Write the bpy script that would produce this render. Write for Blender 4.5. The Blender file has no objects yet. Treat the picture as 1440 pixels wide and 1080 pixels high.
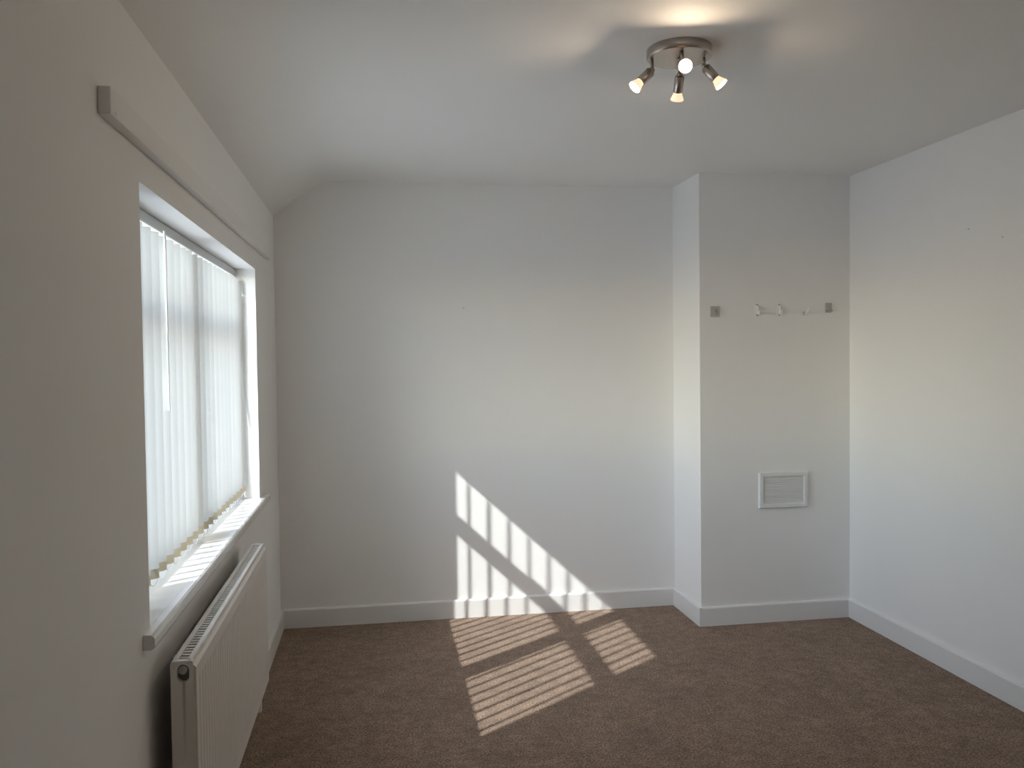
import bpy, bmesh, math, random
from mathutils import Vector, Matrix
random.seed(7)
sc = bpy.context.scene
COL = sc.collection

# ------------------------------------------------------------------ camera
F, YAW, PITCH, ROLL, CX, CZ = 1181.05, 0.1593, -0.0296, -0.0122, 0.5312, 1.4338
D, XC, DC, W, HS, H = 4.6262, 2.2172, 4.2249, 3.074, 2.2093, 2.4
YB = -0.75                                   # wall behind the camera
fw = Vector((math.sin(YAW)*math.cos(PITCH), math.cos(YAW)*math.cos(PITCH), math.sin(PITCH)))
r0 = Vector((math.cos(YAW), -math.sin(YAW), 0)); u0 = r0.cross(fw)
rr = math.cos(ROLL)*r0 + math.sin(ROLL)*u0; uu = -math.sin(ROLL)*r0 + math.cos(ROLL)*u0
cam = bpy.data.cameras.new('camera'); cam.sensor_width = 36; cam.lens = F/1440*36
cam.clip_start = 0.02; cam.clip_end = 300
co = bpy.data.objects.new('camera', cam); COL.objects.link(co)
m3 = Matrix((rr, uu, -fw)).transposed()
co.matrix_world = Matrix.Translation((CX, 0, CZ)) @ m3.to_4x4()
sc.camera = co

# ------------------------------------------------------------------ light
SUN_DIR = Vector((1.0, 0.75, -0.93)).normalized()       # travel direction of sunlight
SUN_STRENGTH, SKY_STRENGTH, EXPOSURE = 2.75, 0.72, 1.08
sun = bpy.data.lights.new('sun', 'SUN'); sun.energy = SUN_STRENGTH; sun.angle = math.radians(0.55)
sun.color = (1.0, 0.985, 0.965)
so = bpy.data.objects.new('sun', sun); COL.objects.link(so)
so.rotation_euler = SUN_DIR.to_track_quat('-Z', 'Y').to_euler()
so.location = (-6, -4, 8)
world = bpy.data.worlds.new('world'); sc.world = world; world.use_nodes = True
wn = world.node_tree; bg = wn.nodes['Background']
sky = wn.nodes.new('ShaderNodeTexSky'); sky.sky_type = 'NISHITA'; sky.sun_disc = False
sky.sun_elevation = math.asin(-SUN_DIR.z); sky.sun_rotation = math.atan2(-SUN_DIR.x, -SUN_DIR.y)
sky.air_density = 1.0; sky.dust_density = 0.4; sky.ozone_density = 1.0
hs = wn.nodes.new('ShaderNodeHueSaturation'); hs.inputs['Saturation'].default_value = 0.65
wn.links.new(sky.outputs[0], hs.inputs['Color']); wn.links.new(hs.outputs[0], bg.inputs[0])
bg.inputs[1].default_value = SKY_STRENGTH
por = bpy.data.lights.new('window_portal', 'AREA'); por.shape = 'RECTANGLE'; por.size = 1.15; por.size_y = 1.86
po = bpy.data.objects.new('window_portal', por); COL.objects.link(po); por.cycles.is_portal = True
po.location = (-0.245, 2.98, 1.38); po.rotation_euler = (0, math.radians(-90), 0)
sc.view_settings.view_transform = 'Standard'; sc.view_settings.look = 'None'
sc.view_settings.gamma = 1.0; sc.view_settings.use_curve_mapping = False
sc.view_settings.exposure = EXPOSURE
sc.cycles.max_bounces = 9; sc.cycles.diffuse_bounces = 6; sc.cycles.transmission_bounces = 8
sc.cycles.transparent_max_bounces = 12; sc.cycles.adaptive_threshold = 0.05; sc.cycles.blur_glossy = 0.3
sc.cycles.sample_clamp_indirect = 6.0; sc.cycles.use_denoising = True

# ------------------------------------------------------------------ materials
def mat(name, col, rough=0.6, metal=0.0, bump=None, var=None, spec=0.5, emit=None, coat=0.0):
    m = bpy.data.materials.new(name); m.use_nodes = True
    nt = m.node_tree; b = nt.nodes['Principled BSDF']
    b.inputs['Base Color'].default_value = (*col, 1); b.inputs['Roughness'].default_value = rough
    b.inputs['Metallic'].default_value = metal; b.inputs['Specular IOR Level'].default_value = spec
    b.inputs['Coat Weight'].default_value = coat
    tc = nt.nodes.new('ShaderNodeTexCoord')
    if var:                                     # (scale, amount) slight tonal variation of the paint
        n = nt.nodes.new('ShaderNodeTexNoise'); n.inputs['Scale'].default_value = var[0]; n.inputs['Detail'].default_value = 4
        nt.links.new(tc.outputs['Object'], n.inputs['Vector'])
        r = nt.nodes.new('ShaderNodeValToRGB')
        r.color_ramp.elements[0].position = .3; r.color_ramp.elements[1].position = .7
        r.color_ramp.elements[0].color = (*[c*(1-var[1]) for c in col], 1)
        r.color_ramp.elements[1].color = (*[min(1, c*(1+var[1])) for c in col], 1)
        nt.links.new(n.outputs['Fac'], r.inputs[0]); nt.links.new(r.outputs[0], b.inputs['Base Color'])
    if bump:
        n = nt.nodes.new('ShaderNodeTexNoise'); n.inputs['Scale'].default_value = bump[0]; n.inputs['Detail'].default_value = 5
        nt.links.new(tc.outputs['Object'], n.inputs['Vector'])
        bp = nt.nodes.new('ShaderNodeBump'); bp.inputs['Strength'].default_value = bump[1]; bp.inputs['Distance'].default_value = bump[2]
        nt.links.new(n.outputs['Fac'], bp.inputs['Height']); nt.links.new(bp.outputs[0], b.inputs['Normal'])
    if emit:
        b.inputs['Emission Color'].default_value = (*emit[0], 1); b.inputs['Emission Strength'].default_value = emit[1]
    return m
M = {}
WALLC = (0.90, 0.895, 0.88)
M['wall'] = mat('wall_paint', WALLC, .75, bump=(9, .25, .004), var=(1.3, .012), spec=.25)
M['ceil'] = mat('ceiling_paint', (0.90, 0.895, 0.88), .7, bump=(6, .2, .004), spec=.25)
M['gloss'] = mat('white_gloss_paint', (0.82, 0.815, 0.80), .3, bump=(25, .08, .001), spec=.4)
M['sill'] = mat('sill_gloss_paint', (0.85, 0.85, 0.845), .12, bump=(7, .08, .002), spec=.9)
M['upvc'] = mat('white_upvc', (0.82, 0.82, 0.82), .3)
M['batten'] = mat('painted_batten', (0.87, 0.86, 0.84), .7, bump=(40, .15, .001))
M['rad'] = mat('radiator_enamel', (0.78, 0.755, 0.72), .35)
M['raddark'] = mat('radiator_inside', (0.16, 0.155, 0.145), .6)
M['plug'] = mat('radiator_plug_metal', (0.48, 0.48, 0.45), .4, metal=.7)
M['nickel'] = mat('brushed_nickel', (0.50, 0.46, 0.42), .32, metal=1.0, bump=(120, .05, .0005))
M['chrome'] = mat('hook_metal', (0.50, 0.49, 0.46), .35, metal=.6)
M['plate'] = mat('hook_plate_plastic', (0.50, 0.49, 0.455), .45)
M['hookw'] = mat('hook_white_plastic', (0.86, 0.85, 0.82), .3)
M['dark'] = mat('dark_screw', (0.03, 0.028, 0.025), .5)
M['plastic'] = mat('white_plastic', (0.84, 0.84, 0.83), .35)
M['headrail'] = mat('headrail_aluminium', (0.62, 0.63, 0.63), .4)
M['weight'] = mat('slat_weight_pocket', (0.74, 0.66, 0.47), .7)
M['cord'] = mat('blind_cord', (0.72, 0.72, 0.72), .6)
M['brass'] = mat('valve_brass', (0.62, 0.60, 0.56), .35, metal=.8)
M['render'] = mat('outside_render', (0.62, 0.58, 0.52), .9, bump=(60, .5, .004))
M['lens'] = mat('lamp_lens_lit', (1, .9, .75), .3, emit=((1.0, 0.78, 0.55), 145.0))
M['lensrim'] = mat('lamp_glass_rim', (0.95, .80, .68), .25, emit=((1.0, 0.62, 0.40), 0.55))

M['lensrim'].cycles.emission_sampling = 'NONE'
def carpet():
    m = bpy.data.materials.new('brown_carpet'); m.use_nodes = True
    nt = m.node_tree; b = nt.nodes['Principled BSDF']; L = nt.links.new
    b.inputs['Roughness'].default_value = .95; b.inputs['Specular IOR Level'].default_value = .08
    b.inputs['Sheen Weight'].default_value = .25; b.inputs['Sheen Roughness'].default_value = .6
    b.inputs['Sheen Tint'].default_value = (.9, .75, .65, 1)
    tc = nt.nodes.new('ShaderNodeTexCoord')
    def noise(scale, det, rough=.5):
        n = nt.nodes.new('ShaderNodeTexNoise'); n.inputs['Scale'].default_value = scale
        n.inputs['Detail'].default_value = det; n.inputs['Roughness'].default_value = rough
        L(tc.outputs['Object'], n.inputs['Vector']); return n
    fine, mid, big = noise(130, 3, .75), noise(22, 4, .65), noise(5.5, 4, .6)
    def ramp(n, p0, p1, c0, c1):
        r = nt.nodes.new('ShaderNodeValToRGB'); e = r.color_ramp.elements
        e[0].position, e[1].position = p0, p1; e[0].color = (*c0, 1); e[1].color = (*c1, 1)
        L(n.outputs['Fac'], r.inputs[0]); return r
    rf = ramp(fine, .36, .66, (.066, .040, .027), (.46, .325, .235))
    rm = ramp(mid, .3, .72, (.74, .735, .73), (1.20, 1.195, 1.19))
    rb = ramp(big, .35, .65, (.84, .835, .83), (1.12, 1.12, 1.12))
    def mul(a, c):
        x = nt.nodes.new('ShaderNodeMix'); x.data_type = 'RGBA'; x.blend_type = 'MULTIPLY'; x.inputs[0].default_value = 1
        x.clamp_result = False
        L(a, x.inputs[6]); L(c, x.inputs[7]); return x.outputs[2]
    L(mul(mul(rf.outputs[0], rm.outputs[0]), rb.outputs[0]), b.inputs['Base Color'])
    bp = nt.nodes.new('ShaderNodeBump'); bp.inputs['Strength'].default_value = .9; bp.inputs['Distance'].default_value = .006
    L(fine.outputs['Fac'], bp.inputs['Height'])
    bp2 = nt.nodes.new('ShaderNodeBump'); bp2.inputs['Strength'].default_value = .5; bp2.inputs['Distance'].default_value = .012
    L(mid.outputs['Fac'], bp2.inputs['Height']); L(bp.outputs[0], bp2.inputs['Normal']); L(bp2.outputs[0], b.inputs['Normal'])
    return m
M['carpet'] = carpet()

def fabric():
    m = bpy.data.materials.new('cream_slat_fabric'); m.use_nodes = True
    nt = m.node_tree; nt.nodes.remove(nt.nodes['Principled BSDF']); out = nt.nodes['Material Output']; L = nt.links.new
    d = nt.nodes.new('ShaderNodeBsdfDiffuse'); t = nt.nodes.new('ShaderNodeBsdfTranslucent'); x = nt.nodes.new('ShaderNodeMixShader')
    d.inputs[0].default_value = (.76, .755, .73, 1); t.inputs[0].default_value = (.78, .77, .73, 1); x.inputs[0].default_value = .27
    L(d.outputs[0], x.inputs[1]); L(t.outputs[0], x.inputs[2]); L(x.outputs[0], out.inputs[0])
    return m
M['fabric'] = fabric()

def glass():
    m = bpy.data.materials.new('window_glass'); m.use_nodes = True
    nt = m.node_tree; nt.nodes.remove(nt.nodes['Principled BSDF']); out = nt.nodes['Material Output']; L = nt.links.new
    t = nt.nodes.new('ShaderNodeBsdfTransparent'); g = nt.nodes.new('ShaderNodeBsdfGlossy'); x = nt.nodes.new('ShaderNodeMixShader')
    t.inputs[0].default_value = (.97, .985, .98, 1); g.inputs['Roughness'].default_value = .02; x.inputs[0].default_value = .06
    L(t.outputs[0], x.inputs[1]); L(g.outputs[0], x.inputs[2]); L(x.outputs[0], out.inputs[0])
    return m
M['glass'] = glass()

def stained_end():
    """radiator end casing: enamel with a rust run below the plug (stain with its own shape)"""
    m = mat('radiator_end_rust_run', (0.78, 0.755, 0.72), .35); nt = m.node_tree; b = nt.nodes['Principled BSDF']; L = nt.links.new
    tc = nt.nodes.new('ShaderNodeTexCoord'); sp = nt.nodes.new('ShaderNodeSeparateXYZ'); L(tc.outputs['Object'], sp.inputs[0])
    def math_(op, a, v=None, c=None):
        n = nt.nodes.new('ShaderNodeMath'); n.operation = op
        for i, q in enumerate((a, v, c)):
            if q is None: continue
            if isinstance(q, (int, float)): n.inputs[i].default_value = q
            else: L(q, n.inputs[i])
        return n.outputs[0]
    nz = nt.nodes.new('ShaderNodeTexNoise'); nz.inputs['Scale'].default_value = 60; L(tc.outputs['Object'], nz.inputs['Vector'])
    xo = math_('ADD', sp.outputs[0], math_('MULTIPLY', nz.outputs['Fac'], .004))
    w = math_('SUBTRACT', 1.0, math_('MULTIPLY', math_('ABSOLUTE', math_('SUBTRACT', xo, .0755)), 190.0)); w = math_('MAXIMUM', w, 0.0)
    zr = nt.nodes.new('ShaderNodeMapRange'); L(sp.outputs[2], zr.inputs[0])
    zr.inputs[1].default_value = .50; zr.inputs[2].default_value = .68; zr.inputs[3].default_value = 0; zr.inputs[4].default_value = .85
    lo = math_('LESS_THAN', sp.outputs[2], .688)
    fac = math_('MULTIPLY', math_('MULTIPLY', w, zr.outputs[0]), lo)
    x = nt.nodes.new('ShaderNodeMix'); x.data_type = 'RGBA'; L(fac, x.inputs[0])
    x.inputs[6].default_value = (.78, .755, .72, 1); x.inputs[7].default_value = (.33, .20, .09, 1); L(x.outputs[2], b.inputs['Base Color'])
    return m
M['radend'] = stained_end()

# ------------------------------------------------------------------ mesh helpers
def link(name, me, m, parent=None, smooth=False):
    o = bpy.data.objects.new(name, me); COL.objects.link(o)
    if m is not None and not me.materials: me.materials.append(M[m])
    if smooth:
        for p in me.polygons: p.use_smooth = True
    if parent: o.parent = parent
    return o
def build(name, bm, m, parent=None, smooth=False):
    bmesh.ops.recalc_face_normals(bm, faces=bm.faces)
    me = bpy.data.meshes.new(name); bm.to_mesh(me); bm.free()
    return link(name, me, m, parent, smooth)
def box(bm, x0, x1, y0, y1, z0, z1, bev=0, seg=2):
    v = [bm.verts.new(c) for c in ((x0,y0,z0),(x1,y0,z0),(x1,y1,z0),(x0,y1,z0),(x0,y0,z1),(x1,y0,z1),(x1,y1,z1),(x0,y1,z1))]
    fs = [bm.faces.new([v[i] for i in q]) for q in ((0,3,2,1),(4,5,6,7),(0,1,5,4),(1,2,6,5),(2,3,7,6),(3,0,4,7))]
    if bev:
        es = {e for f in fs for e in f.edges}
        bmesh.ops.bevel(bm, geom=list(es), offset=bev, segments=seg, affect='EDGES', profile=.5)
def boxo(name, m, a, parent=None, bev=0):
    bm = bmesh.new(); box(bm, *a, bev=bev); return build(name, bm, m, parent)
def prism(bm, pts, axis, a, b):
    """extrude a 2D outline along an axis from a to b"""
    def P(p, t):
        return {0: (t, p[0], p[1]), 1: (p[0], t, p[1]), 2: (p[0], p[1], t)}[axis]
    lo = [bm.verts.new(P(p, a)) for p in pts]; hi = [bm.verts.new(P(p, b)) for p in pts]
    n = len(pts); bm.faces.new(lo); bm.faces.new(hi[::-1])
    for i in range(n): bm.faces.new((lo[i], lo[(i+1) % n], hi[(i+1) % n], hi[i]))
def lathe(bm, prof, n=32, mtx=None):
    """revolve (r, z) profile around z"""
    rings = []
    for r, z in prof:
        if r < 1e-6: rings.append([bm.verts.new((0, 0, z))])
        else: rings.append([bm.verts.new((r*math.cos(2*math.pi*i/n), r*math.sin(2*math.pi*i/n), z)) for i in range(n)])
    for a, b in zip(rings, rings[1:]):
        for i in range(n):
            j = (i+1) % n
            if len(a) == 1 and len(b) == 1: continue
            if len(a) == 1: bm.faces.new((a[0], b[i], b[j]))
            elif len(b) == 1: bm.faces.new((a[i], b[0], a[j]))
            else: bm.faces.new((a[i], b[i], b[j], a[j]))
    if mtx is not None: bmesh.ops.transform(bm, matrix=mtx, verts=[v for rg in rings for v in rg])
def tube(bm, pts, r, n=8):
    pts = [Vector(p) for p in pts]; rings = []; up = None
    for i, p in enumerate(pts):
        t = (pts[min(i+1, len(pts)-1)] - pts[max(i-1, 0)]).normalized()
        if up is None: up = t.orthogonal().normalized()
        up = (up - t*up.dot(t)).normalized(); s = t.cross(up)
        rad = r[i] if isinstance(r, (list, tuple)) else r
        rings.append([bm.verts.new(p + rad*(math.cos(2*math.pi*k/n)*up + math.sin(2*math.pi*k/n)*s)) for k in range(n)])
    for a, b in zip(rings, rings[1:]):
        for k in range(n): bm.faces.new((a[k], a[(k+1) % n], b[(k+1) % n], b[k]))
    bm.faces.new(rings[0][::-1]); bm.faces.new(rings[-1])
def tag(o, label=None, cat=None, group=None, kind=None):
    for k, v in (('label', label), ('category', cat), ('group', group), ('kind', kind)):
        if v: o[k] = v
    return o
def empty(name, loc=(0, 0, 0)):
    o = bpy.data.objects.new(name, None); COL.objects.link(o); o.location = loc; o.empty_display_size = .05; return o
def struct(o, label, cat): return tag(o, label, cat, kind='structure')

# ------------------------------------------------------------------ room shell
T = 0.12
FR_I, FR_O = -0.165, -0.225               # window frame inner / outer faces
Y1, Y2, ZS, ZT = 2.048, 3.909, 0.82, 1.8515
OY1, OY2, OZ0, OZ1 = 2.02, 3.935, 0.79, 1.975   # opening of the outer leaf (frame sits in it)
XO = -0.265

struct(boxo('floor', 'carpet', (XO, W+T, YB-T, D+T, -.12, 0)), 'mottled brown cut pile carpet covering the whole floor', 'floor')

bm = bmesh.new()                           # ceiling with a coved slope along the window wall
prof = [(XO, HS-.06), (0.0, HS), (0.09, 2.281), (0.145, 2.322), (0.19, 2.352), (0.235, 2.376), (0.28, 2.391), (0.33, 2.398), (0.40, H), (W+T, H), (W+T, H+.15), (XO, H+.15)]
prism(bm, prof, 1, YB-T, D+T)
c = build('ceiling', bm, 'ceil')
for p in c.data.polygons: p.use_smooth = True
c.data.set_sharp_from_angle(angle=math.radians(25))
struct(c, 'white painted ceiling sloping down in a smooth cove above the window', 'ceiling')

def wall_with_hole(bm, x0, x1, ya, yb, za, zb, y0, y1, z0, z1):
    box(bm, x0, x1, ya, y0, za, zb); box(bm, x0, x1, y1, yb, za, zb)
    box(bm, x0, x1, y0, y1, za, z0); box(bm, x0, x1, y0, y1, z1, zb)
bm = bmesh.new()
wall_with_hole(bm, FR_I, 0, YB-T, D+T, 0, 2.215, Y1, Y2, ZS-.025, ZT)
wl = build('wall_left', bm, 'wall'); struct(wl, 'off-white plastered window wall on the left with a deep reveal', 'wall')
bm = bmesh.new()
wall_with_hole(bm, XO, FR_I, YB-T, D+T, -.12, 2.215, OY1, OY2, OZ0, OZ1)
box(bm, -0.56, XO, 1.55, 2.043, -.12, 2.6)           # unseen block added outside to shade the near end of the window
box(bm, -0.42, FR_O-.005, OY1, OY2, OZ0-.05, OZ0)    # stone sill outside
struct(build('wall_outside', bm, 'render'), 'rendered outer wall around the window with an added sun-blocking pier', 'wall')

struct(boxo('wall_back', 'wall', (0, W+T, D, D+T, 0, H)), 'plain white painted wall facing the camera with the sun patch', 'wall')
struct(boxo('wall_chimney', 'wall', (XC, W, DC, D, 0, H)), 'white chimney breast projecting in the far right corner', 'wall')
struct(boxo('wall_right', 'wall', (W, W+T, YB-T, D, 0, H)), 'plain white painted wall on the right', 'wall')
struct(boxo('wall_front', 'wall', (0, W, YB-T, YB, 0, H)), 'plain white wall behind the camera', 'wall')

BH, BT = .102, .016
def skirting(name, axis, a, b, face, sign, label):
    """rounded-top skirting board; face = wall plane, sign = direction into the room"""
    bm = bmesh.new(); f = face; s = sign
    pr = [(f, 0), (f+s*BT, 0), (f+s*BT, BH-.008), (f+s*(BT-.003), BH-.003), (f+s*(BT-.008), BH), (f, BH)]
    prism(bm, pr, axis, a, b) if axis == 1 else None
    if axis == 0:
        lo = [bm.verts.new((a, p[0], p[1])) for p in pr]; hi = [bm.verts.new((b, p[0], p[1])) for p in pr]
        bm.faces.new(lo); bm.faces.new(hi[::-1]); n = len(pr)
        for i in range(n): bm.faces.new((lo[i], lo[(i+1) % n], hi[(i+1) % n], hi[i]))
    struct(build(name, bm, 'gloss'), label, 'baseboard')
skirting('baseboard_left', 1, YB, D, 0, 1, 'white skirting board under the window behind the radiator')
skirting('baseboard_back', 0, BT, XC-BT, D, -1, 'white skirting board along the back wall with sun stripes')
skirting('baseboard_alcove', 1, DC-BT, D, XC, -1, 'short white skirting board on the side of the chimney breast')
skirting('baseboard_chimney', 0, XC, W-BT, DC, -1, 'white skirting board across the front of the chimney breast')
skirting('baseboard_right', 1, YB+BT, DC, W, -1, 'white skirting board along the right wall')
skirting('baseboard_front', 0, BT, W, YB, 1, 'white skirting board behind the camera')

M['ground'] = mat('outside_ground', (0.72, 0.71, 0.69), .95, bump=(8, .4, .02), var=(.6, .15))
struct(boxo('ground', 'ground', (-40, XO, -30, 40, -3.0, -2.9)), 'pale ground outside the window', 'ground')

# ------------------------------------------------------------------ window
win = struct(empty('window_1', (FR_I, (Y1+Y2)/2, ZS)), 'white framed two-light casement window with top lights behind the blind', 'window')
def wpart(name, m, a, bev=.004, parent=None):
    bm = bmesh.new(); box(bm, *a, bev=bev)
    bmesh.ops.translate(bm, verts=bm.verts, vec=-win.location)
    return build(name, bm, m, parent or win)
TR0, TR1, MU0, MU1 = 1.550, 1.613, 2.925, 3.034
HD = 1.925
# fixed frame: jambs, head, bottom rail
wpart('frame_rail', 'upvc', (FR_O, FR_I, OY1, OY2, OZ0, .862))
wpart('frame_rail', 'upvc', (FR_O, FR_I, OY1, OY2, HD+.02, OZ1))
wpart('frame_jamb', 'upvc', (FR_O, FR_I, OY1, Y1+.045, .862, HD+.02))
wpart('frame_jamb', 'upvc', (FR_O, FR_I, Y2-.035, OY2, .862, HD+.02))
wpart('mullion', 'upvc', (FR_O, FR_I, MU0+.03, MU1-.03, .862, HD+.02))
lights = [(Y1+.045, MU0+.03, Y1+.09, MU0), (MU1-.03, Y2-.035, MU1, Y2-.07)]
for (a0, a1, g0, g1) in lights:
    wpart('transom', 'upvc', (FR_O, FR_I, a0, a1, TR0+.02, TR1-.02))
    for (z0, z1, h0, h1) in ((.862, TR0+.02, .911, TR0), (TR1-.02, HD+.02, TR1, HD)):
        def ring(bm, xa, xb):
            box(bm, xa, xb, a0, a1, z0, h0); box(bm, xa, xb, a0, a1, h1, z1)
            box(bm, xa, xb, a0, g0, h0, h1); box(bm, xa, xb, g1, a1, h0, h1)
        bm = bmesh.new(); ring(bm, FR_O+.008, FR_I+.006)
        bmesh.ops.translate(bm, verts=bm.verts, vec=-win.location)
        s = build('sash', bm, 'upvc', win)
        wpart('pane', 'glass', (-.198, -.194, g0-.004, g1+.004, h0-.004, h1+.004), bev=0, parent=s)
    # espagnolette handles
    for (hy, hz, vert) in ([((g0+g1)/2-.03, TR0+.030, False)] if a0 > 3 else [])+[(g0-.016 if a0 > 3 else g1+.016, 1.22, True)]:
        bm = bmesh.new()
        if vert:
            box(bm, FR_I+.004, FR_I+.014, hy-.012, hy+.012, hz-.03, hz+.03, bev=.004)
            tube(bm, [(FR_I+.012, hy, hz), (FR_I+.026, hy, hz), (FR_I+.029, hy, hz-.012), (FR_I+.029, hy, hz-.10)], [.008, .008, .008, .006])
        else:
            box(bm, FR_I+.004, FR_I+.014, hy-.03, hy+.03, hz-.012, hz+.012, bev=.004)
            tube(bm, [(FR_I+.012, hy, hz), (FR_I+.026, hy, hz+.006), (FR_I+.028, hy+.012, hz+.014), (FR_I+.028, hy+.085, hz+.018)], [.008, .008, .008, .006])
        bmesh.ops.translate(bm, verts=bm.verts, vec=-win.location)
        build('handle', bm, 'plastic', win, smooth=True)
# window board (sill) with bull nose and horns past the reveal
bm = bmesh.new()
SO = .0257
nose = [(-.002, ZS-.034), (SO-.008, ZS-.034), (SO-.001, ZS-.030), (SO, ZS-.026), (SO, ZS-.009), (SO-.003, ZS-.003), (SO-.009, ZS), (-.002, ZS)]
prism(bm, nose, 1, 1.985, 4.075)
box(bm, FR_I, -.001, Y1+.001, Y2-.001, ZS-.024, ZS)
bmesh.ops.translate(bm, verts=bm.verts, vec=-win.location)
build('window_sill', bm, 'sill', win)

# ------------------------------------------------------------------ vertical blind
BX = -0.097
blind = tag(empty('vertical_blind', (BX, (Y1+Y2)/2, ZT)), 'cream vertical slat blind hanging inside the window reveal', 'blind')
def bpart(name, m, bm, parent=None, smooth=False, at=None):
    bmesh.ops.translate(bm, verts=bm.verts, vec=-(Vector(at) if at else blind.location))
    return build(name, bm, m, parent or blind, smooth)
bm = bmesh.new()
hx0, hx1 = -.117, -.085
prism(bm, [(hx0, 1.818), (hx1-.002, 1.818), (hx1, 1.820), (hx1, 1.846), (hx1-.003, 1.849), (hx0, 1.849)], 1, Y1+.006, Y2-.004)
bpart('headrail', 'headrail', bm)
bm = bmesh.new(); box(bm, hx1-.001, hx1+.0035, Y1+.006, Y2-.004, 1.8135, 1.8175)
bpart('headrail_lip', 'plastic', bm)
bm = bmesh.new(); box(bm, hx0+.002, hx1-.004, Y2-.0045, Y2-.001, 1.819, 1.848)
bpart('end_cap', 'plastic', bm)
# slat mesh (local: u along the slat width, v = thickness, z down from the hanger)
SW, ZTOP, ZBOT = .089, 1.797, .858
def slat_mesh():
    bm = bmesh.new(); n = 8; rows = []
    for z in (ZTOP, ZTOP-.03, 1.5, 1.2, ZBOT+.03, ZBOT):
        rows.append([bm.verts.new(((i/n-.5)*SW, -.0070*(1-(2*i/n-1)**2), z-ZT)) for i in range(n+1)])
    for a, b in zip(rows, rows[1:]):
        for i in range(n): bm.faces.new((a[i], a[i+1], b[i+1], b[i]))
    me = bpy.data.meshes.new('slat'); bm.to_mesh(me); bm.free(); me.materials.append(M['fabric'])
    for p in me.polygons: p.use_smooth = True
    return me
def hanger_mesh():
    bm = bmesh.new()
    box(bm, -.011, .011, -.0025, .0035, ZTOP-.012-ZT, ZTOP+.004-ZT, bev=.001)     # clip
    tube(bm, [(0, 0, ZTOP+.003-ZT), (0, 0, 1.822-ZT)], .0032, 6)                    # stem
    box(bm, -.016, .016, -.006, .006, ZTOP+.003-ZT, ZTOP+.010-ZT, bev=.002)        # carrier foot
    bmesh.ops.recalc_face_normals(bm, faces=bm.faces)
    me = bpy.data.meshes.new('hanger'); bm.to_mesh(me); bm.free(); me.materials.append(M['plastic']); return me
def weight_mesh():
    bm = bmesh.new(); n = 8
    for s in (-1, 1):
        top = [bm.verts.new(((i/n-.5)*SW*.985, -.0070*(1-(2*i/n-1)**2)+s*.0016, ZBOT+.024-ZT)) for i in range(n+1)]
        bot = [bm.verts.new(((i/n-.5)*SW*.985, -.0070*(1-(2*i/n-1)**2)+s*.0016, ZBOT-.002-ZT)) for i in range(n+1)]
        for i in range(n): bm.faces.new((top[i], top[i+1], bot[i+1], bot[i]))
        if s == -1: t0, b0 = top, bot
        else:
            for i in range(n):
                bm.faces.new((t0[i], t0[i+1], top[i+1], top[i])); bm.faces.new((b0[i], b0[i+1], bot[i+1], bot[i]))
            bm.faces.new((t0[0], top[0], bot[0], b0[0])); bm.faces.new((t0[n], top[n], bot[n], b0[n]))
    bmesh.ops.recalc_face_normals(bm, faces=bm.faces)
    me = bpy.data.meshes.new('weight'); bm.to_mesh(me); bm.free(); me.materials.append(M['weight']); return me
smesh, hmesh, wmesh = slat_mesh(), hanger_mesh(), weight_mesh()
NS, YS0, SP = 22, 2.098, 0.0845
spots = []
for i in range(NS):
    y = YS0 + i*SP
    ang = math.radians(28.0 + random.uniform(-2.2, 2.2))
    sl = link('slat', smesh, None, blind); sl.location = (0, y-blind.location.y, 0); sl.rotation_euler = (0, 0, ang)
    for nm, me in (('hanger', hmesh), ('weight', wmesh)):
        link(nm, me, None, sl)
    spots.append((y, ang))
# bottom spacer chains: one sagging pair of links between each two neighbours
for (ya, aa), (yb, ab) in zip(spots, spots[1:]):
    for e in (-1, 1):
        bm = bmesh.new()
        p = Vector((BX + e*.043*math.cos(aa), ya + e*.043*math.sin(aa), ZBOT+.002)); q = Vector((BX + e*.043*math.cos(ab), yb + e*.043*math.sin(ab), ZBOT+.002))
        tube(bm, [p.lerp(q, t) - Vector((0, 0, .014*(1-(2*t-1)**2))) for t in (0, .25, .5, .75, 1)], .0007, 5)
        bpart('spacer_chain', 'plastic', bm)
# control wand near the left end, cord loop on the far jamb
bm = bmesh.new(); tube(bm, [(-.062, 2.535, 1.812), (-.060, 2.535, 1.79), (-.058, 2.530, 1.30)], .0028, 8)
bpart('control_wand', 'plastic', bm)
bm = bmesh.new(); tube(bm, [(-.088, 3.896, 1.815), (-.078, 3.898, 1.70), (-.068, 3.9, 1.56), (-.053, 3.9, 1.273), (-.036, 3.9, 1.081), (-.020, 3.9, .95), (-.012, 3.9, .87), (-.010, 3.9, .8225)], .0016, 6)
bpart('control_cord', 'cord', bm)

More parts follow.
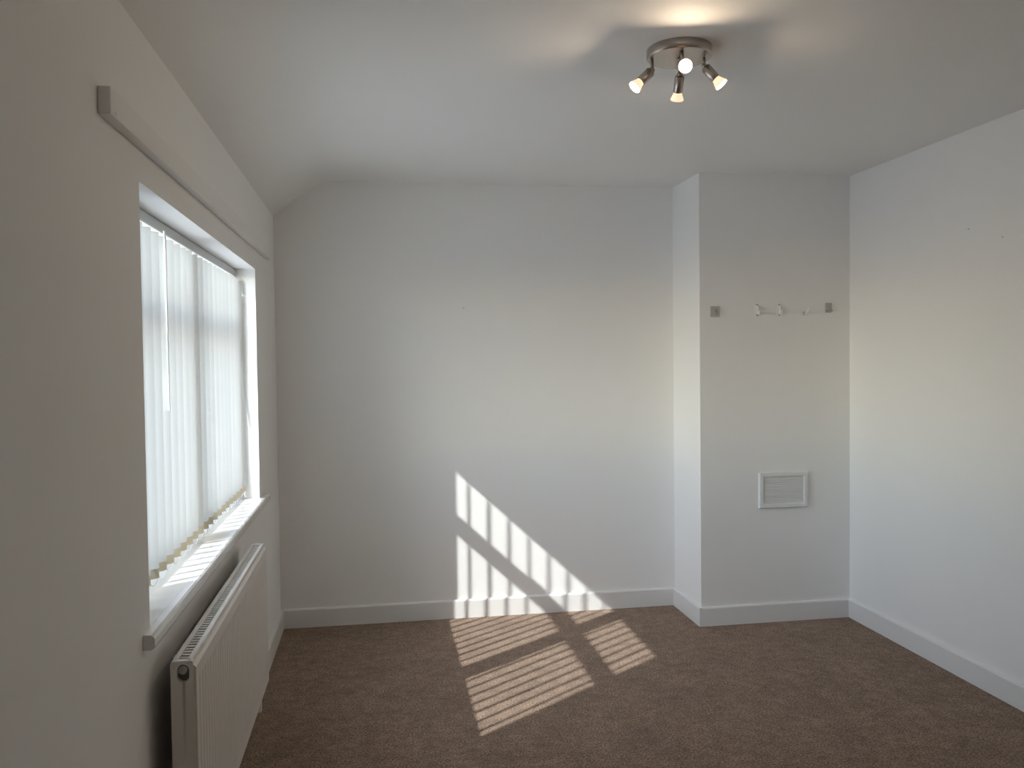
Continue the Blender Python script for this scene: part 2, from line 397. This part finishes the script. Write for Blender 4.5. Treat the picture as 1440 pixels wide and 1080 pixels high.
# ------------------------------------------------------------------ curtain batten over the window
bt = tag(empty('curtain_batten', (0, 3.0, 1.95)), 'long white painted timber batten fixed to the wall above the window', 'batten')
bm = bmesh.new(); box(bm, 0.0, .024, 1.768, 4.32, -.0275+1.9525, .0275+1.9525, bev=.002)
for v in bm.verts: v.co.z += (v.co.y-1.768)*.0065
bmesh.ops.translate(bm, verts=bm.verts, vec=-bt.location)
build('board', bm, 'batten', bt)
for (y, z) in ((1.80, 1.935), (3.1, 1.965)):
    bm = bmesh.new(); lathe(bm, [(0, .001), (.0035, .001), (.004, 0), (0, -.004)], 10, Matrix.Translation((.024-bt.location.x, y-bt.location.y, z-bt.location.z)) @ Matrix.Rotation(math.pi/2, 4, 'Y'))
    build('screw', bm, 'batten', bt)
for (y, z, lab) in ((4.462, 1.999, 'upper dark screw hole in the wall past the far end of the batten'), (4.398, 1.955, 'lower dark screw hole in the wall at the far end of the batten')):
    bm = bmesh.new(); lathe(bm, [(0, .0012), (.005, .0012), (.0062, 0), (.005, -.003), (0, -.003)], 12, Matrix.Translation((0, y, z)) @ Matrix.Rotation(math.pi/2, 4, 'Y'))
    tag(build('wall_plug', bm, 'dark'), lab, 'wall plug')

# ------------------------------------------------------------------ radiator
RX0, RX1, RY0, RY1, RZ0, RZ1 = .045, .101, 2.04, 3.32, .205, .737
rad = tag(empty('radiator', (RX0, (RY0+RY1)/2, RZ0)), 'white ribbed panel radiator mounted on the wall below the window', 'radiator')
def rpart(name, m, bm, parent=None, smooth=False):
    bmesh.ops.translate(bm, verts=bm.verts, vec=-rad.location)
    return build(name, bm, m, parent or rad, smooth)
# ribbed front panel: convex flutes pressed in the steel, smooth border
def panel(xb, xf, depth, ya, yb):
    bm = bmesh.new()
    pitch, z0, z1, zi0, zi1 = .0333, RZ0, RZ1-.010, RZ0+.035, RZ1-.045
    ys = [(ya, 0), (ya+.022, 0)]
    n = int((yb-ya-.05)/pitch); st = ya+.025
    for i in range(n):
        a = st + i*pitch
        ys += [(a, 0), (a+.004, -depth), (a+.014, -depth), (a+.018, 0)]
    ys += [(yb-.02, 0), (yb, 0)]
    rows = []
    for z, k, edge in ((z0, 0, -.006), (z0+.006, 0, 0), (zi0, 0, 0), (zi0+.012, 1, 0), (zi1-.012, 1, 0), (zi1, 0, 0), (z1-.006, 0, 0), (z1, 0, -.006)):
        rows.append([bm.verts.new((xf + k*d + edge, y, z)) for y, d in ys])
    for a, b in zip(rows, rows[1:]):
        for i in range(len(ys)-1): bm.faces.new((a[i], a[i+1], b[i+1], b[i]))
    back = [bm.verts.new((xb, y, z)) for y, z in ((ya, z0), (yb, z0), (yb, z1), (ya, z1))]
    bm.faces.new(back)
    bm.faces.new([r[0] for r in rows] + [back[3], back[0]]); bm.faces.new([r[-1] for r in rows[::-1]] + [back[1], back[2]])
    bm.faces.new(rows[0][::-1] + [back[0], back[1]]); bm.faces.new(rows[-1] + [back[2], back[3]])
    return bm
rpart('front_panel', 'rad', panel(RX1-.012, RX1, .0020, RY0+.004, RY1-.004))
bm = bmesh.new(); box(bm, RX0+.004, RX0+.010, RY0+.01, RY1-.01, RZ0+.03, RZ1-.02); rpart('back_fin', 'raddark', bm)
# top grille: two rails and the louvre bars between
bm = bmesh.new(); box(bm, RX0, RX0+.012, RY0+.004, RY1-.004, RZ1-.014, RZ1, bev=.002); rpart('grille_rail', 'rad', bm)
bm = bmesh.new(); box(bm, RX1-.022, RX1-.010, RY0+.004, RY1-.004, RZ1-.012, RZ1+.001, bev=.002); rpart('grille_rail', 'rad', bm)
bm = bmesh.new(); box(bm, RX0+.012, RX1-.022, -.004, .004, RZ1-.010, RZ1-.004)
bmesh.ops.translate(bm, verts=bm.verts, vec=(-rad.location.x, 0, -rad.location.z))
gm = bpy.data.meshes.new('grille_bar'); bm.to_mesh(gm); bm.free(); gm.materials.append(M['rad'])
ng = 62
for i in range(ng):
    g = link('grille_bar', gm, None, rad); g.location = (0, RY0+.022+i*(RY1-RY0-.044)/(ng-1)-rad.location.y, 0)
# end casings with the obround plug opening in the near one
def end_casing(ya, yb, hole):
    bm = bmesh.new()
    x0, x1, z0, z1 = RX0-.001, RX1-.006, RZ0+.01, RZ1+.001
    n = 10; outline = [(x0, z0), (x1, z0)]
    outline += [(x1-.005+.005*math.cos(a), z1-.005+.005*math.sin(a)) for a in (0, math.pi/4, math.pi/2)]
    outline += [(x0+.008+.008*math.cos(a), z1-.008+.008*math.sin(a)) for a in (math.pi/2, 3*math.pi/4, math.pi)]
    if not hole: prism(bm, outline, 1, ya, yb); return bm
    hx, hr, hz0, hz1 = .0725, .0135, .702, .7165
    hole_p = [(hx+hr*math.cos(a), hz1+hr*math.sin(a)) for a in [math.pi*i/n for i in range(n+1)]]
    hole_p += [(hx+hr*math.cos(a), hz0+hr*math.sin(a)) for a in [math.pi+math.pi*i/n for i in range(n+1)]]
    def loop(pts, y):
        vs = [bm.verts.new((p[0], y, p[1])) for p in pts]
        return vs, [bm.edges.new((vs[i], vs[(i+1) % len(vs)])) for i in range(len(vs))]
    ov, oe = loop(outline, ya); hv, he = loop(hole_p, ya)
    bmesh.ops.triangle_fill(bm, use_beauty=True, use_dissolve=False, edges=oe+he)
    ob = [bm.verts.new((p[0], yb, p[1])) for p in outline]; hb = [bm.verts.new((p[0], ya+.012, p[1])) for p in hole_p]
    for i in range(len(ov)): bm.faces.new((ov[i], ov[(i+1) % len(ov)], ob[(i+1) % len(ov)], ob[i]))
    for i in range(len(hv)): bm.faces.new((hv[i], hv[(i+1) % len(hv)], hb[(i+1) % len(hv)], hb[i]))
    bm.faces.new(ob[::-1]); 
    return bm
bm = end_casing(RY0, RY0+.016, True)
ec = build('end_casing', bm, 'radend'); ec.parent = rad; ec.matrix_parent_inverse = Matrix.Translation(-rad.location)
ec['label'] = 'near end casing with a rust run below the plug'
bm = bmesh.new(); box(bm, .0575, .0875, RY0+.0115, RY0+.0145, .686, .732); rpart('plug_recess', 'raddark', bm)
bm = bmesh.new(); lathe(bm, [(0, .004), (.009, .004), (.0105, .002), (.0105, -.010), (0, -.010)], 20, Matrix.Translation((.0715, RY0+.003, .7165)) @ Matrix.Rotation(math.pi/2, 4, 'X'))
rpart('bleed_plug', 'plug', bm, smooth=False)
rpart('end_casing', 'rad', end_casing(RY1-.016, RY1, False))
# brackets to the wall, valve at the far bottom corner
for y in (RY0+.22, RY1-.22):
    bm = bmesh.new(); box(bm, 0, RX0+.006, y-.015, y+.015, RZ0+.06, RZ1-.06); rpart('wall_bracket', 'rad', bm)
bm = bmesh.new()
lathe(bm, [(0, -.026), (.011, -.026), (.013, -.022), (.013, .006), (.009, .010), (.009, .045), (0, .045)], 16, Matrix.Translation((.066, RY1-.05, RZ0-.020)))
tube(bm, [(.066, RY1-.05, RZ0-.030), (.0, RY1-.05, RZ0-.030)], .0075, 10)
rpart('valve', 'brass', bm, smooth=True)
bm = bmesh.new()
lathe(bm, [(0, -.208), (.0075, -.208), (.0075, -.06), (.013, -.055), (.013, -.02), (.013, .0), (0, .0)], 14, Matrix.Translation((.075, RY0-.03, RZ0+.04)))
tube(bm, [(.075, RY0+.006, RZ0+.03), (.075, RY0-.03, RZ0+.03)], .009, 10)
for v in bm.verts:
    if v.co.z < .0035: v.co.z = .0035
rpart('valve', 'brass', bm, smooth=True)
bm = bmesh.new(); box(bm, .082, .100, 3.095, 3.118, .172, .209, bev=.002); rpart('bottom_clip', 'rad', bm)

# ------------------------------------------------------------------ ceiling spotlight
LC = Vector((1.484, 2.545, H))
lamp = tag(empty('ceiling_spotlight', LC), 'round brushed nickel ceiling light with four lit spot heads', 'ceiling light')
bm = bmesh.new(); lathe(bm, [(0, 0), (.099, 0), (.101, -.002), (.101, -.026), (.097, -.030), (0, -.030)], 64)
pl = build('mounting_plate', bm, 'nickel', lamp)
for p in pl.data.polygons: p.use_smooth = abs(p.normal.z) < .6
bm = bmesh.new(); lathe(bm, [(0, -.029), (.006, -.029), (.008, -.033), (.006, -.037), (0, -.038)], 16); build('centre_nut', bm, 'nickel', lamp, True)
def spot(az, el, rad_pos, roll_out=.0, drop=.034):
    """one spot head: knuckle arm from the plate, cylinder holder, lit glass lamp"""
    a = math.radians(az); e = math.radians(el)
    base = Vector((rad_pos*math.cos(a), rad_pos*math.sin(a), -.030)); kn = base + Vector((0, 0, -drop))
    d = Vector((math.cos(a+roll_out)*math.cos(e), math.sin(a+roll_out)*math.cos(e), math.sin(e)))
    bm = bmesh.new(); tube(bm, [base + Vector((0, 0, .002)), base.lerp(kn, .5), kn], .0055, 12)
    lathe(bm, [(0, .009), (.006, .0075), (.009, 0), (.006, -.0075), (0, -.009)], 14, Matrix.Translation(kn))
    arm = build('arm', bm, 'nickel', lamp, True)
    q = d.to_track_quat('Z', 'Y').to_matrix().to_4x4(); mt = Matrix.Translation(kn + d*.006) @ q
    bm = bmesh.new(); lathe(bm, [(0, -.002), (.011, -.002), (.0155, .003), (.0155, .050), (.0145, .0515), (.0135, .050), (.0135, .03), (0, .03)], 28, mt)
    hd = build('spot_head', bm, 'nickel', lamp)
    for p in hd.data.polygons: p.use_smooth = abs(p.normal.dot(d)) < .7
    bm = bmesh.new(); lathe(bm, [(.0125, .046), (.0135, .055), (.0175, .064), (.0205, .072), (.0212, .075), (.0206, .077), (.0190, .077)], 28, mt)
    build('lamp_glass', bm, 'lensrim', hd, True)
    bm = bmesh.new(); lathe(bm, [(.0191, .0762), (.011, .0780), (0, .0786)], 28, mt)
    build('lens', bm, 'lens', hd, True)
spot(-103, -24, .062, drop=.037)      # towards the camera
spot(172, -44, .086, roll_out=math.radians(14), drop=.036)
spot(68, -56, .070, roll_out=math.radians(14), drop=.026)
spot(-8, -50, .078, roll_out=math.radians(-16), drop=.024)

# ------------------------------------------------------------------ air vent on the chimney breast
vc = Vector((2.6815, DC, .712))
vent = tag(empty('air_vent', vc), 'white louvred air vent plate low on the chimney breast', 'vent')
bm = bmesh.new()
VW, VH = .1395, .0955
def rr_(w, h, y): return [bm.verts.new((sx*w, y, sz*h)) for sx, sz in ((-1,-1),(1,-1),(1,1),(-1,1))]
loops = [rr_(VW, VH, 0), rr_(VW, VH, -.010), rr_(VW-.004, VH-.004, -.017), rr_(VW-.020, VH-.018, -.017), rr_(VW-.027, VH-.025, -.012), rr_(VW-.027, VH-.025, -.006)]
for a, b in zip(loops, loops[1:]):
    for i in range(4): bm.faces.new((a[i], a[(i+1) % 4], b[(i+1) % 4], b[i]))
bm.faces.new(loops[-1])
build('frame', bm, 'gloss', vent)
bm = bmesh.new(); w2 = VW-.030
pts = [(-.0065, .0045), (-.0105, .0035), (-.0120, -.0035), (-.0065, -.0045)]
lo = [bm.verts.new((-w2, a, b)) for a, b in pts]; hi = [bm.verts.new((w2, a, b)) for a, b in pts]
bm.faces.new(lo); bm.faces.new(hi[::-1])
for i in range(4): bm.faces.new((lo[i], lo[(i+1) % 4], hi[(i+1) % 4], hi[i]))
bmesh.ops.recalc_face_normals(bm, faces=bm.faces)
vm = bpy.data.meshes.new('louvre'); bm.to_mesh(vm); bm.free(); vm.materials.append(M['gloss'])
for i in range(11):
    l = link('louvre', vm, None, vent); l.location = (0, 0, -.059+i*.0118)
for sx in (-1, 1):
    bm = bmesh.new(); lathe(bm, [(0, .0012), (.003, .0010), (.004, 0), (0, -.001)], 12, Matrix.Translation((sx*(VW-.012), -.017, 0)) @ Matrix.Rotation(math.pi/2, 4, 'X'))
    build('screw', bm, 'gloss', vent)

# ------------------------------------------------------------------ coat hooks on the chimney breast
def rounded_plate(w, h, t, r, z=0):
    bm = bmesh.new(); pts = []
    for cx_, cz_, a0 in ((w/2-r, h/2-r, 0), (-w/2+r, h/2-r, 90), (-w/2+r, -h/2+r, 180), (w/2-r, -h/2+r, 270)):
        pts += [(cx_+r*math.cos(math.radians(a0+k*22.5)), z+cz_+r*math.sin(math.radians(a0+k*22.5))) for k in range(5)]
    prism(bm, pts, 1, 0, -t)
    return bm
def screw(parent, x, z, y=-.004):
    bm = bmesh.new(); lathe(bm, [(0, .0016), (.0028, .0014), (.0036, 0), (0, -.001)], 12, Matrix.Translation((x, y, z)) @ Matrix.Rotation(math.pi/2, 4, 'X'))
    build('screw', bm, 'dark', parent)
hk = tag(empty('coat_hook', (2.301, DC, 1.672)), 'grey square backplate hook at the left end of the row', 'hook', 'hooks on the chimney breast')
build('backplate', rounded_plate(.050, .056, .005, .004), 'plate', hk)
bm = bmesh.new(); tube(bm, [(.003, -.004, .010), (.003, -.012, .0), (.003, -.016, -.012), (.003, -.022, -.018), (.003, -.030, -.013), (.003, -.032, -.004)], [.004, .004, .004, .004, .004, .003], 8)
build('prong', bm, 'chrome', hk, True)
for x, z, lab in ((2.537, 1.680, 'tall white plastic hook nearest the square grey hook'), (2.663, 1.680, 'tall white plastic hook in the middle of the row')):
    hk = tag(empty('coat_hook', (x, DC, z)), lab, 'hook', 'hooks on the chimney breast')
    build('backplate', rounded_plate(.021, .062, .004, .010), 'hookw', hk)
    bm = bmesh.new(); tube(bm, [(0, -.003, .020), (0, -.011, .016), (0, -.014, .004), (0, -.014, -.010), (0, -.019, -.021), (0, -.027, -.022), (0, -.032, -.015), (0, -.033, -.006)], [.006, .0075, .008, .008, .0075, .007, .006, .005], 10)
    build('prong', bm, 'hookw', hk, True); screw(hk, 0, .0265); screw(hk, 0, -.0275)
hk = tag(empty('coat_hook', (2.813, DC, 1.677)), 'small bare bent hook with no plate, second from the right', 'hook', 'hooks on the chimney breast')
bm = bmesh.new(); tube(bm, [(-.004, .0, -.016), (-.003, -.010, -.018), (0, -.022, -.017), (.003, -.029, -.010), (.006, -.031, .004), (.007, -.030, .016)], [.0055, .005, .005, .005, .0045, .004], 10)
build('prong', bm, 'hookw', hk, True)
bm = bmesh.new(); lathe(bm, [(0, .003), (.007, .003), (.009, 0), (0, 0)], 14, Matrix.Translation((-.004, 0, -.016)) @ Matrix.Rotation(math.pi/2, 4, 'X')); build('collar', bm, 'chrome', hk)
hk = tag(empty('coat_hook', (2.948, DC, 1.691)), 'grey upright rectangular hook plate at the right end of the row', 'hook', 'hooks on the chimney breast')
build('backplate', rounded_plate(.036, .052, .006, .003), 'plate', hk)
bm = bmesh.new(); prism(bm, [(-.005, -.016), (-.012, -.022), (-.020, -.022), (-.022, -.012), (-.0195, -.012), (-.0175, -.019), (-.0125, -.019), (-.005, -.012)], 0, -.015, .015)
build('prong', bm, 'chrome', hk)

# ------------------------------------------------------------------ old nail marks on the walls
for nm, loc, rot, lab in (('nail', (1.009, D, 1.719), 'X', 'tiny nail left in the middle of the back wall'),
                          ('nail', (W, 3.293, 1.973), 'Y', 'tiny nail on the right wall nearer the chimney breast'),
                          ('nail', (W, 3.092, 1.910), 'Y', 'tiny nail on the right wall nearer the camera')):
    bm = bmesh.new(); s = -math.pi/2 if rot == 'Y' else math.pi/2
    lathe(bm, [(0, .006), (.0028, .0055), (.0032, .004), (.0012, .0035), (.0012, -.004), (0, -.004)], 10, Matrix.Translation(loc) @ Matrix.Rotation(s, 4, rot))
    tag(build(nm, bm, 'chrome'), lab, 'nail')
